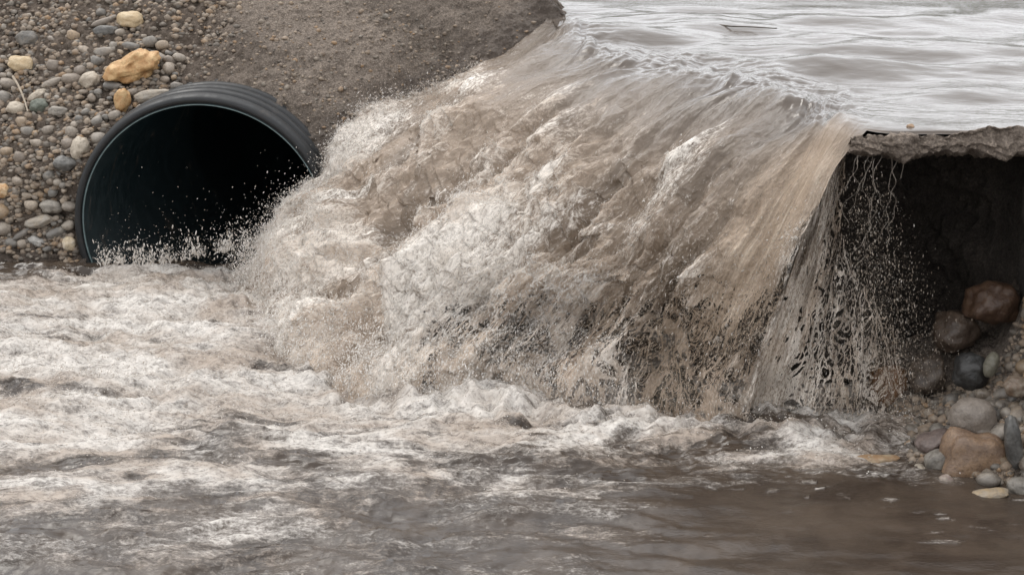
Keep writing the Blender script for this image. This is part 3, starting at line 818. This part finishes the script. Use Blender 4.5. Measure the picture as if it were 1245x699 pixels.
# rubble: child stones and pebbles at the right
n = 8000
x = RS.uniform(2.1, 3.1, n); y = RS.uniform(8.5, 10.0, n)
def bil(xq, yq):
    i = np.clip(((xq - gx[0]) / (gx[1] - gx[0])).astype(int), 0, len(gx) - 2); j = np.clip(((yq - gy[0]) / (gy[1] - gy[0])).astype(int), 0, len(gy) - 2)
    return GZ[j, i]
z = bil(x, y)
scatter('rubble_pebbles', np.stack([x, y, z], -1)[z > -0.02], (RS.gamma(2.2, 0.0048, n) + 0.005)[z > -0.02], M_PEB)
M_STONE_DK = mat_stone('wet_rubble_stone', [(p_, tuple(c_ * 0.55 for c_ in q_)) for p_, q_ in STOPS], 0.4)
VARR = [stone_mesh('stone', 2, 0.28, p_, 300 + k_ * 5, M_STONE_DK, 1.1) for k_, p_ in enumerate((2, 2.5, 3.2, 2.8))]
for k in range(150):
    xq, yq = random.uniform(2.25, 3.0), random.uniform(8.7, 9.9)
    zq = float(bil(np.array([xq]), np.array([yq]))[0])
    if zq < -0.05 or zq > 0.75 or (yq > 9.55 and random.random() < 0.7): continue
    r = random.uniform(0.02, 0.055)
    o = bpy.data.objects.new('stone', random.choice(VARR)); COL.objects.link(o); o.parent = rub
    place(o, (xq, yq, zq + r * 0.3), (r * 1.3, r, r * 0.8), (random.uniform(-.4, .4), random.uniform(-.5, .5), random.uniform(0, 6)))

BR, BR2 = (0.2, 0.13, 0.085), (0.33, 0.22, 0.13)
HR = [
 (1182, 507, 30, 24, (0.25, 0.21, 0.175), (0.34, 0.29, 0.245), 'smooth round grey boulder resting on top of the blocky brown boulder', 9.25, 0, 0.1, 2.1, 24),
 (1183, 560, 37, 35, (0.21, 0.135, 0.09), (0.34, 0.22, 0.135), 'blocky brown boulder with an ochre face under the round grey boulder', 9.1, 10, 0.16, 5.0, 26),
 (1136, 535, 25, 9, (0.17, 0.13, 0.115), (0.25, 0.19, 0.165), 'flat dark brown stone wedged left of the round grey boulder', 9.3, -18, 0.2, 2.6, 20),
 (1141, 561, 17, 16, GRY, GRY2, 'grey rounded stone between the flat dark stone and the blocky boulder', 9.15, 0, 0.15, 2.2, 16),
 (1118, 572, 9, 8, BEI, BEI2, 'small pale stone at the water just left of the boulder pile', 9.15, 0, 0.2, 2.2, 9),
 (1150, 584, 9, 8, (0.33, 0.25, 0.22), BEI2, 'small pinkish stone at the foot of the blocky boulder', 8.95, 0, 0.2, 2.2, 9),
 (1232, 540, 10, 36, SLT, SLT2, 'tall narrow bluish stone standing upright at the right edge', 9.0, -10, 0.15, 2.8, 14),
 (1241, 593, 17, 12, GRY, GRY2, 'grey stone at the water in the lower right corner of the rubble', 8.8, 5, 0.15, 2.3, 14),
 (1205, 600, 22, 6, BEI, TAN, 'flat tan stone half awash in front of the blocky boulder', 8.75, -6, 0.15, 2.4, 12),
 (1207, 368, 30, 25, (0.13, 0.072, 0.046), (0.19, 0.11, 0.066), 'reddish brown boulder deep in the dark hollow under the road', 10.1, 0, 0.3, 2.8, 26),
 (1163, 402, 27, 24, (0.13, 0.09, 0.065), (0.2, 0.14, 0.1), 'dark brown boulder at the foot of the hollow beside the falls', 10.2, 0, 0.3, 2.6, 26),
 (1205, 443, 9, 16, (0.28, 0.26, 0.19), (0.36, 0.33, 0.26), 'upright olive beige oval stone in the rubble under the hollow', 9.65, 16, 0.1, 2.1, 10),
 (1180, 452, 21, 22, (0.055, 0.053, 0.05), (0.1, 0.095, 0.09), 'dark bluish wet boulder left of the olive beige oval stone', 9.75, 0, 0.2, 2.4, 20),
 (1080, 470, 24, 26, (0.3, 0.15, 0.07), (0.4, 0.22, 0.11), 'orange brown boulder behind the spray at the right foot of the falls', 10.15, 0, 0.25, 2.5, 24),
 (1064, 559, 28, 6, (0.42, 0.26, 0.14), TAN2, 'flat orange stone awash in the pool left of the boulder pile', 9.28, -1, 0.2, 2.4, 10),
 (1128, 455, 22, 24, (0.12, 0.09, 0.07), (0.2, 0.15, 0.11), 'brown wet boulder between the orange brown boulder and the bluish one', 10.0, 0, 0.25, 2.5, 22),
 (1236, 470, 14, 12, BR, BEI, 'brown stone stuck in the earth above the tall bluish stone', 9.35, 0, 0.25, 2.5, 12),
]
for px, py, rx, ry, c1, c2, lab, Y, rot, amp, pw, dp in HR:
    bigger = rx > 18 and ry > 18
    c1, c2 = tuple(q * (0.42 if Y > 9.6 else 0.62) for q in c1), tuple(q * (0.42 if Y > 9.6 else 0.62) for q in c2)  # darkest for stones farther back: shade of the hollow put into their colour
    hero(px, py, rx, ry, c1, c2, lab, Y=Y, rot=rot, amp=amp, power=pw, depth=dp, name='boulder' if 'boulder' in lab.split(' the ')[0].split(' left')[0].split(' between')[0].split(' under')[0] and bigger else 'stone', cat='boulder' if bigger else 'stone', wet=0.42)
hero(1107, 155, 5, 4, BR, BR2, 'tiny brown stone on the wet edge of the road crust', Y=9.97, depth=5)
# dark rock in the falls, seen through gaps
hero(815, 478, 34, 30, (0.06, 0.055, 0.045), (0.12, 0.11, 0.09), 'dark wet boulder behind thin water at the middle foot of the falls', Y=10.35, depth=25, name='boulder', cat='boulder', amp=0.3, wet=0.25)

# dry twig on the gravel and a stick on the river
def stick(name, pts, r, mat, label, cat):
    P = np.array(pts); n = len(P); k = 6; v = []; f = []
    for i, p in enumerate(P):
        rr = r * (1 - 0.5 * i / n)
        for j in range(k):
            a = 2 * math.pi * j / k
            v.append(p + rr * np.array([math.cos(a), 0.3 * math.sin(a), math.sin(a)]))
    for i in range(n - 1):
        for j in range(k):
            f.append((i * k + j, i * k + (j + 1) % k, (i + 1) * k + (j + 1) % k, (i + 1) * k + j))
    o = mesh_from(name, v, f, mat, True); tag(o, label, cat); return o
M_TWIG = flat_stone('dry_twig', (0.3, 0.25, 0.19), (0.4, 0.34, 0.27), 0.8)
def bk(px, py, o=0.07): return on_bank(px, py) + np.array([0, -o, o * 0.6])
stick('twig', [bk(19, 98), bk(25, 108), bk(30, 119), bk(34, 130), bk(37, 141)], 0.011, M_TWIG, 'thin dry pale twig leaning across stones at the left of the bank', 'twig')
stick('stick', [zc(868, 30, Z0 + .022), zc(890, 32.5, Z0 + .028), zc(915, 33.2, Z0 + .026), zc(944, 35, Z0 + .03)], 0.007, flat_stone('dark_wood', (0.05, 0.04, 0.03), (0.09, 0.07, 0.05), 0.5), 'thin dark stick drifting on the pale river near its far side', 'stick')

# ------------------------------------------------------------------ spray, drops and filaments torn from the falls
def pick(mask_w, n):
    w_ = mask_w.ravel(); w_ = w_ / w_.sum()
    return RS.choice(len(w_), n, p=w_)
def gn_drops(name, pts, rad, stretch, dirs, tone):
    """water drops and torn filaments as instances of one small eight-sided bead, drawn out along their flight"""
    n = len(pts)
    d = dirs / np.linalg.norm(dirs, axis=1, keepdims=True)
    yaw = np.arctan2(d[:, 1], d[:, 0]); th = np.arccos(np.clip(d[:, 2], -1, 1))
    me = bpy.data.meshes.new(name)
    me.vertices.add(n); me.vertices.foreach_set('co', np.ascontiguousarray(pts, dtype=np.float32).ravel())
    def put(k, a):
        at_ = me.attributes.new(k, 'FLOAT_VECTOR', 'POINT'); at_.data.foreach_set('vector', np.ascontiguousarray(a, dtype=np.float32).ravel())
    put('turn', np.stack([th * 0, th, yaw], -1))
    put('size', np.stack([rad, rad, rad * stretch], -1))
    at_ = me.attributes.new('tone', 'FLOAT', 'POINT'); at_.data.foreach_set('value', np.ascontiguousarray(tone, dtype=np.float32))
    o = bpy.data.objects.new(name, me); COL.objects.link(o); o['kind'] = 'stuff'
    g = bpy.data.node_groups.new(name + '_nodes', 'GeometryNodeTree')
    g.interface.new_socket('Geometry', in_out='INPUT', socket_type='NodeSocketGeometry')
    g.interface.new_socket('Geometry', in_out='OUTPUT', socket_type='NodeSocketGeometry')
    gi = g.nodes.new('NodeGroupInput'); go = g.nodes.new('NodeGroupOutput')
    ins = g.nodes.new('GeometryNodeInstanceOnPoints')
    ic = g.nodes.new('GeometryNodeMeshIcoSphere'); ic.inputs['Radius'].default_value = 1; ic.inputs['Subdivisions'].default_value = 1
    ss_ = g.nodes.new('GeometryNodeSetShadeSmooth'); sm = g.nodes.new('GeometryNodeSetMaterial'); sm.inputs['Material'].default_value = M_DROP
    a1 = g.nodes.new('GeometryNodeInputNamedAttribute'); a1.data_type = 'FLOAT_VECTOR'; a1.inputs['Name'].default_value = 'turn'
    a2 = g.nodes.new('GeometryNodeInputNamedAttribute'); a2.data_type = 'FLOAT_VECTOR'; a2.inputs['Name'].default_value = 'size'
    er = g.nodes.new('FunctionNodeEulerToRotation')
    L = g.links.new
    L(gi.outputs[0], ins.inputs['Points']); L(ic.outputs[0], ss_.inputs[0]); L(ss_.outputs[0], sm.inputs[0]); L(sm.outputs[0], ins.inputs['Instance'])
    L(a1.outputs['Attribute'], er.inputs[0]); L(er.outputs[0], ins.inputs['Rotation']); L(a2.outputs['Attribute'], ins.inputs['Scale'])
    L(ins.outputs[0], go.inputs[0])
    me.materials.append(M_DROP)
    md = o.modifiers.new('drops', 'NODES'); md.node_group = g
    return o
SF = sheet.reshape(-1, 3); NF = N.reshape(-1, 3); FD = flow_dir.reshape(-1, 3)
inside = (U < 4.0) & (T > 0.2)
P_all, R_all, D_all, S_all, T_all = [], [], [], [], []
def drops(n, wgt, dist, rmin, rmax, st, up=0.0, jit=0.0, tone=0.6):
    i = pick(wgt, n)
    d_ = RS.exponential(dist, n)
    p = SF[i] + NF[i] * d_[:, None] + RS.normal(0, 1, (n, 3)) * jit
    p[:, 2] += RS.exponential(max(up, 1e-6), n) if up else 0
    dr = FD[i] + RS.normal(0, 0.42, (n, 3)); dr[:, 2] -= 0.25 * d_ / max(dist, .01)
    r = rmin + (rmax - rmin) * RS.power(0.7, n) ** 3
    ok = p[:, 2] > -0.02
    P_all.append(p[ok]); R_all.append(r[ok]); D_all.append(dr[ok]); S_all.append(RS.uniform(*st, n)[ok])
    T_all.append(np.clip(RS.normal(tone, 0.2, n) + 0.75 * (foam.ravel()[i] - 0.5), 0, 1)[ok])
white = np.clip(foam, 0.05, 1)
inside = inside * (1 - 0.8 * thin) * (1 - 0.9 * tanw) * (SF[:, 2].reshape(T.shape) > -0.03)
drops(90000, inside * (0.02 + white ** 2) * sstep(0.9, 2.4, T), 0.010, 0.0010, 0.0030, (1.2, 5), tone=0.72)
drops(12000, inside * white * sstep(0.8, 2.5, T), 0.035, 0.0012, 0.0032, (1.5, 6), tone=0.75)
drops(2500, inside * white * sstep(1.2, 3, T), 0.08, 0.0018, 0.0042, (1, 3))
drops(1300, inside * sstep(0.22, 0.0, U) * sstep(1.2, 3, T), 0.03, 0.002, 0.0052, (1, 3), up=0.03, jit=0.025)
drops(9000, (inside + 0.0) * sstep(2.4, 3.6, U) * sstep(1.8, 4.0, T), 0.05, 0.0011, 0.0032, (1.5, 5), jit=0.06, tone=0.55)
drops(14000, inside * (SF[:, 2].reshape(T.shape) < 0.16) * (SF[:, 2].reshape(T.shape) > -0.02) * (U > 0.3), 0.05, 0.0018, 0.0045, (1, 2.8), up=0.06, jit=0.05, tone=0.8)
# splashes: fans of drops thrown from single points
def bursts(nb, per, wgt, spread, rmax, tone):
    i = pick(wgt, nb)
    for q in i:
        m_ = int(per * RS.uniform(0.4, 1.6)); ax_ = NF[q] * RS.uniform(0.4, 1) + np.array([0, -0.1, RS.uniform(0.3, 1.1)]) + FD[q] * 0.5 + RS.normal(0, 0.25, 3)
        ax_ /= np.linalg.norm(ax_); L_ = RS.uniform(0.3, 1) * spread
        u_ = RS.power(0.8, m_)[:, None]; dv = ax_ + RS.normal(0, 0.33, (m_, 3))
        p_ = SF[q] + dv * u_ * L_; p_[:, 2] -= 0.5 * L_ * u_[:, 0] ** 2
        P_all.append(p_); R_all.append(0.001 + rmax * RS.power(0.5, m_) ** 2 * (1 - 0.5 * u_[:, 0])); D_all.append(dv + RS.normal(0, .3, (m_, 3)))
        S_all.append(RS.uniform(1, 5, m_)); T_all.append(np.clip(RS.normal(tone, 0.15, m_), 0, 1))
bursts(260, 55, inside * white ** 2 * sstep(1.0, 2.5, T), 0.17, 0.0042, 0.8)
bursts(90, 60, inside * sstep(0.3, 0.0, U) * sstep(1.0, 3.0, T), 0.13, 0.0042, 0.75)
for q in range(95):                                 # a broken line of splashes before the pipe
    bx_ = RS.uniform(118, 350); by_ = 322 - 22 * sstep(170, 330, bx_)
    o_ = at_y(bx_, by_, 13.25 + RS.uniform(-0.15, 0.05)); m_ = int(RS.uniform(15, 70)); L_ = RS.uniform(0.05, 0.2)
    u_ = RS.power(0.8, m_)[:, None]; dv = np.array([RS.normal(0, .3), 0, 1]) + RS.normal(0, 0.3, (m_, 3))
    p_ = o_ + dv * u_ * L_
    P_all.append(p_); R_all.append(0.0012 + 0.005 * RS.power(0.5, m_) ** 2); D_all.append(dv); S_all.append(RS.uniform(1, 4, m_)); T_all.append(np.clip(RS.normal(0.85, 0.12, m_), 0, 1))
# over the pool near the foot
i = pick(np.clip(pf * turb, 0, 1) ** 2 * (PY < 13.4) * (PX > -3.6), 30000)
p = Pv.reshape(-1, 3)[i].copy(); p[:, 2] += RS.exponential(0.016, len(p)); p += RS.normal(0, 0.008, p.shape)
T_all.append(RS.uniform(0.4, 1, len(p))); P_all.append(p); R_all.append(RS.uniform(0.0016, 0.004, len(p))); D_all.append(RS.normal(0, 1, p.shape)); S_all.append(RS.uniform(1, 2, len(p)))
# before the pipe mouth
n = 800
pxs = RS.uniform(125, 395, n); pys = 320 - RS.exponential(26, n) - 22 * sstep(230, 390, pxs)
m = pys > 150
p = np.array([at_y(a, b, 13.3 + RS.uniform(-0.3, 0.15)) for a, b in zip(pxs[m], pys[m])])
T_all.append(RS.uniform(0.15, 0.8, len(p))); P_all.append(p); R_all.append(0.0011 + 0.003 * RS.power(0.5, len(p)) ** 2); D_all.append(RS.normal(0, 1, p.shape)); S_all.append(RS.uniform(1, 2.2, len(p)))
P_all, R_all, D_all, S_all, T_all = map(np.concatenate, (P_all, R_all, D_all, S_all, T_all))
spray = gn_drops('water_spray', P_all, R_all, S_all, D_all, T_all)

# lacy veil and drips hanging from the crust edge
NVv, NUv = 300, 330
tv = np.linspace(0, 1, NVv); uv_ = np.linspace(0, 1, NUv)
TVv, UVv = np.meshgrid(tv, uv_, indexing='ij')
topx = 1000 + 72 * UVv; topy = 190 - 28 * np.minimum(1, UVv * 1.6)
botx = 890 + 215 * UVv
XX = topx + (botx - topx) * TVv ** 1.25; YY = topy + (505 - topy) * TVv
depth = 10.02 + 0.12 * perlin(UVv * 5, TVv * 3, 151) + 0.05 * perlin(UVv * 16, TVv * 8, 152)
tdep = np.tan(R(PITCH) + np.arctan((YY - 349.5) / FPX))
Zv = CAM_H - depth * tdep
dd = depth * math.cos(R(PITCH)) - (Zv - CAM_H) * math.sin(R(PITCH))
Xv = (XX - 622.5) / FPX * dd
VP = np.stack([Xv, depth, Zv], -1)
wv1 = UVv * 9 + 0.5 * perlin(UVv * 8, TVv * 6, 153); wv2 = TVv * 9
lc = np.minimum(abs(perlin(wv1 * 1.3, wv2 * 0.55, 154)), abs(perlin(wv1 * 2.6 + 5, wv2 * 1.3, 155)) * 1.1)
lc = np.minimum(lc, abs(perlin(wv1 * 3.6, wv2 * 3.2, 156)) * 0.95)
cover = 0.05 + 0.30 * sstep(0.55, 0.0, UVv) + 0.075 * sstep(0.35, 0.8, TVv) * sstep(1.0, 0.6, UVv)
grain = perlin(UVv * 95, TVv * 60, 157)
kp = (lc + 0.05 * grain < cover) & (grain < 0.42 + sstep(0.5, 0.0, UVv) * 0.4)
kp &= UVv < (0.42 + 0.65 * sstep(0.25, 0.8, TVv) + 0.06 * perlin(TVv * 9, TVv * 0, 158))
F = grid_faces(NVv, NUv, kp[:-1, :-1])
v_, f_, a_ = compact(VP.reshape(-1, 3), F, {'foam': np.clip(0.5 + 0.35 * grain + 0.25 * TVv, 0, 1).ravel(), 'calm': np.zeros(VP[..., 0].size),
                                            'flow': np.stack([UVv * 1.2, TVv * 1.8, UVv * 0], -1).reshape(-1, 3)})
a_['thin'] = np.full(len(v_), 0.0); a_['tan'] = np.full(len(v_), 0.25)
veil = mesh_from('water_veil', v_, f_, M_FALL, True, a_, kind='stuff')

def drip_strands():
    vs, fs, base = [], [], 0
    for k in range(9):
        px0 = 1044 + k * 5 + random.uniform(-4, 4) if k < 6 else random.uniform(1075, 1100)
        ln = random.uniform(60, 200) if k < 8 else random.uniform(15, 60)
        py = random.uniform(172, 196); px = px0; ph = random.uniform(0, 6); r0 = random.uniform(0.0008, 0.0018)
        ring = []
        m = int(ln / 4)
        for i in range(m):
            q = i / m
            x_ = px + (9 * math.sin(i * 0.17 + ph) + 5 * math.sin(i * 0.41 + ph * 2) + 2 * math.sin(i * 1.1 + ph * 3)) * min(1, q * 2.5) * (0.9 if k < 8 else 0.3) - (k < 8) * 22 * q
            p_ = at_y(x_, py + i * 4, 9.86)
            rr = r0 * (1 - 0.5 * q) * (1 + 0.5 * math.sin(i * 1.1 + ph)) + 0.0008
            for j in range(5):
                a = 2 * math.pi * j / 5
                vs.append(p_ + rr * np.array([math.cos(a), math.sin(a), 0]))
        for i in range(m - 1):
            for j in range(5):
                fs.append((base + i * 5 + j, base + i * 5 + (j + 1) % 5, base + (i + 1) * 5 + (j + 1) % 5, base + (i + 1) * 5 + j))
        base += m * 5
    return mesh_from('dripping_strands', vs, fs, flat_stone('drip_water', (0.16, 0.13, 0.105), (0.3, 0.265, 0.225), 0.15), True, kind='stuff')
drip_strands()
n = 10000
q = RS.power(2.2, n)
dpx = 1050 + RS.normal(0, 1, n) * (10 + 42 * q) + 24 * q; dpy = 178 + q * 330
m = dpx > 985
p = np.array([at_y(a, b, 9.9 + RS.normal(0, 0.13)) for a, b in zip(dpx[m], dpy[m])])
ddir = np.stack([RS.normal(0, .12, len(p)), RS.normal(0, .1, len(p)), -np.ones(len(p))], -1)
m = p[:, 2] > 0
p, ddir = p[m], ddir[m]; n = len(p)
gn_drops('falling_drops', p, 0.0008 + 0.0020 * RS.power(0.6, n) ** 2, RS.uniform(1.2, 5.0, n), ddir, np.clip(RS.normal(0.35, 0.22, n), 0, 1))

# ------------------------------------------------------------------ river bed, pool bed and the far wooded side (seen as a reflection)
mesh_from('river_bed', np.array([(-60, 14.5 + 3, 1.1), (60, 14.5 + 3, 1.1), (60, 90, 1.1), (-60, 90, 1.1)]), [(0, 1, 2, 3)], M_WET_SOIL, False, kind='structure')
mesh_from('pool_bed', np.array([(-60, -40, -0.7), (60, -40, -0.7), (60, 95, -0.7), (-60, 95, -0.7)]), [(0, 1, 2, 3)], M_WET_SOIL, False, kind='structure')
n = 26000
lx_ = RS.uniform(-45, 60, n)
hgt = 7.4 + 1.0 * fbm(lx_ * 0.12, lx_ * 0, 3, 161)
hz = Z0 + hgt * RS.power(1.5, n); ly = 77 + RS.normal(0, 1.2, n)
nf = NB('distant_leaves')
nf.done(nf.ramp(nf.attr('tone'), [(0, (0.07, 0.1, 0.045)), (0.6, (0.13, 0.17, 0.07)), (0.93, (0.19, 0.2, 0.09)), (1.0, (0.3, 0.13, 0.07))]), 0.7)
scatter('far_wood', np.stack([lx_, ly, hz], -1), RS.uniform(0.14, 0.4, n), nf.m, base=(OV, OF), dirs=None, flat=0.4, smooth=False)
mesh_from('far_shore', np.array([(-80, 75, Z0 - 0.4), (90, 75, Z0 - 0.4), (90, 79, Z0 + 1.2), (-80, 79, Z0 + 1.2), (90, 400, Z0 + 3), (-80, 400, Z0 + 3)]), [(0, 1, 2, 3), (3, 2, 4, 5)],
          mat_soil(0.6, 'far_soil', (0.12, 0.14, 0.06)), False, kind='structure')
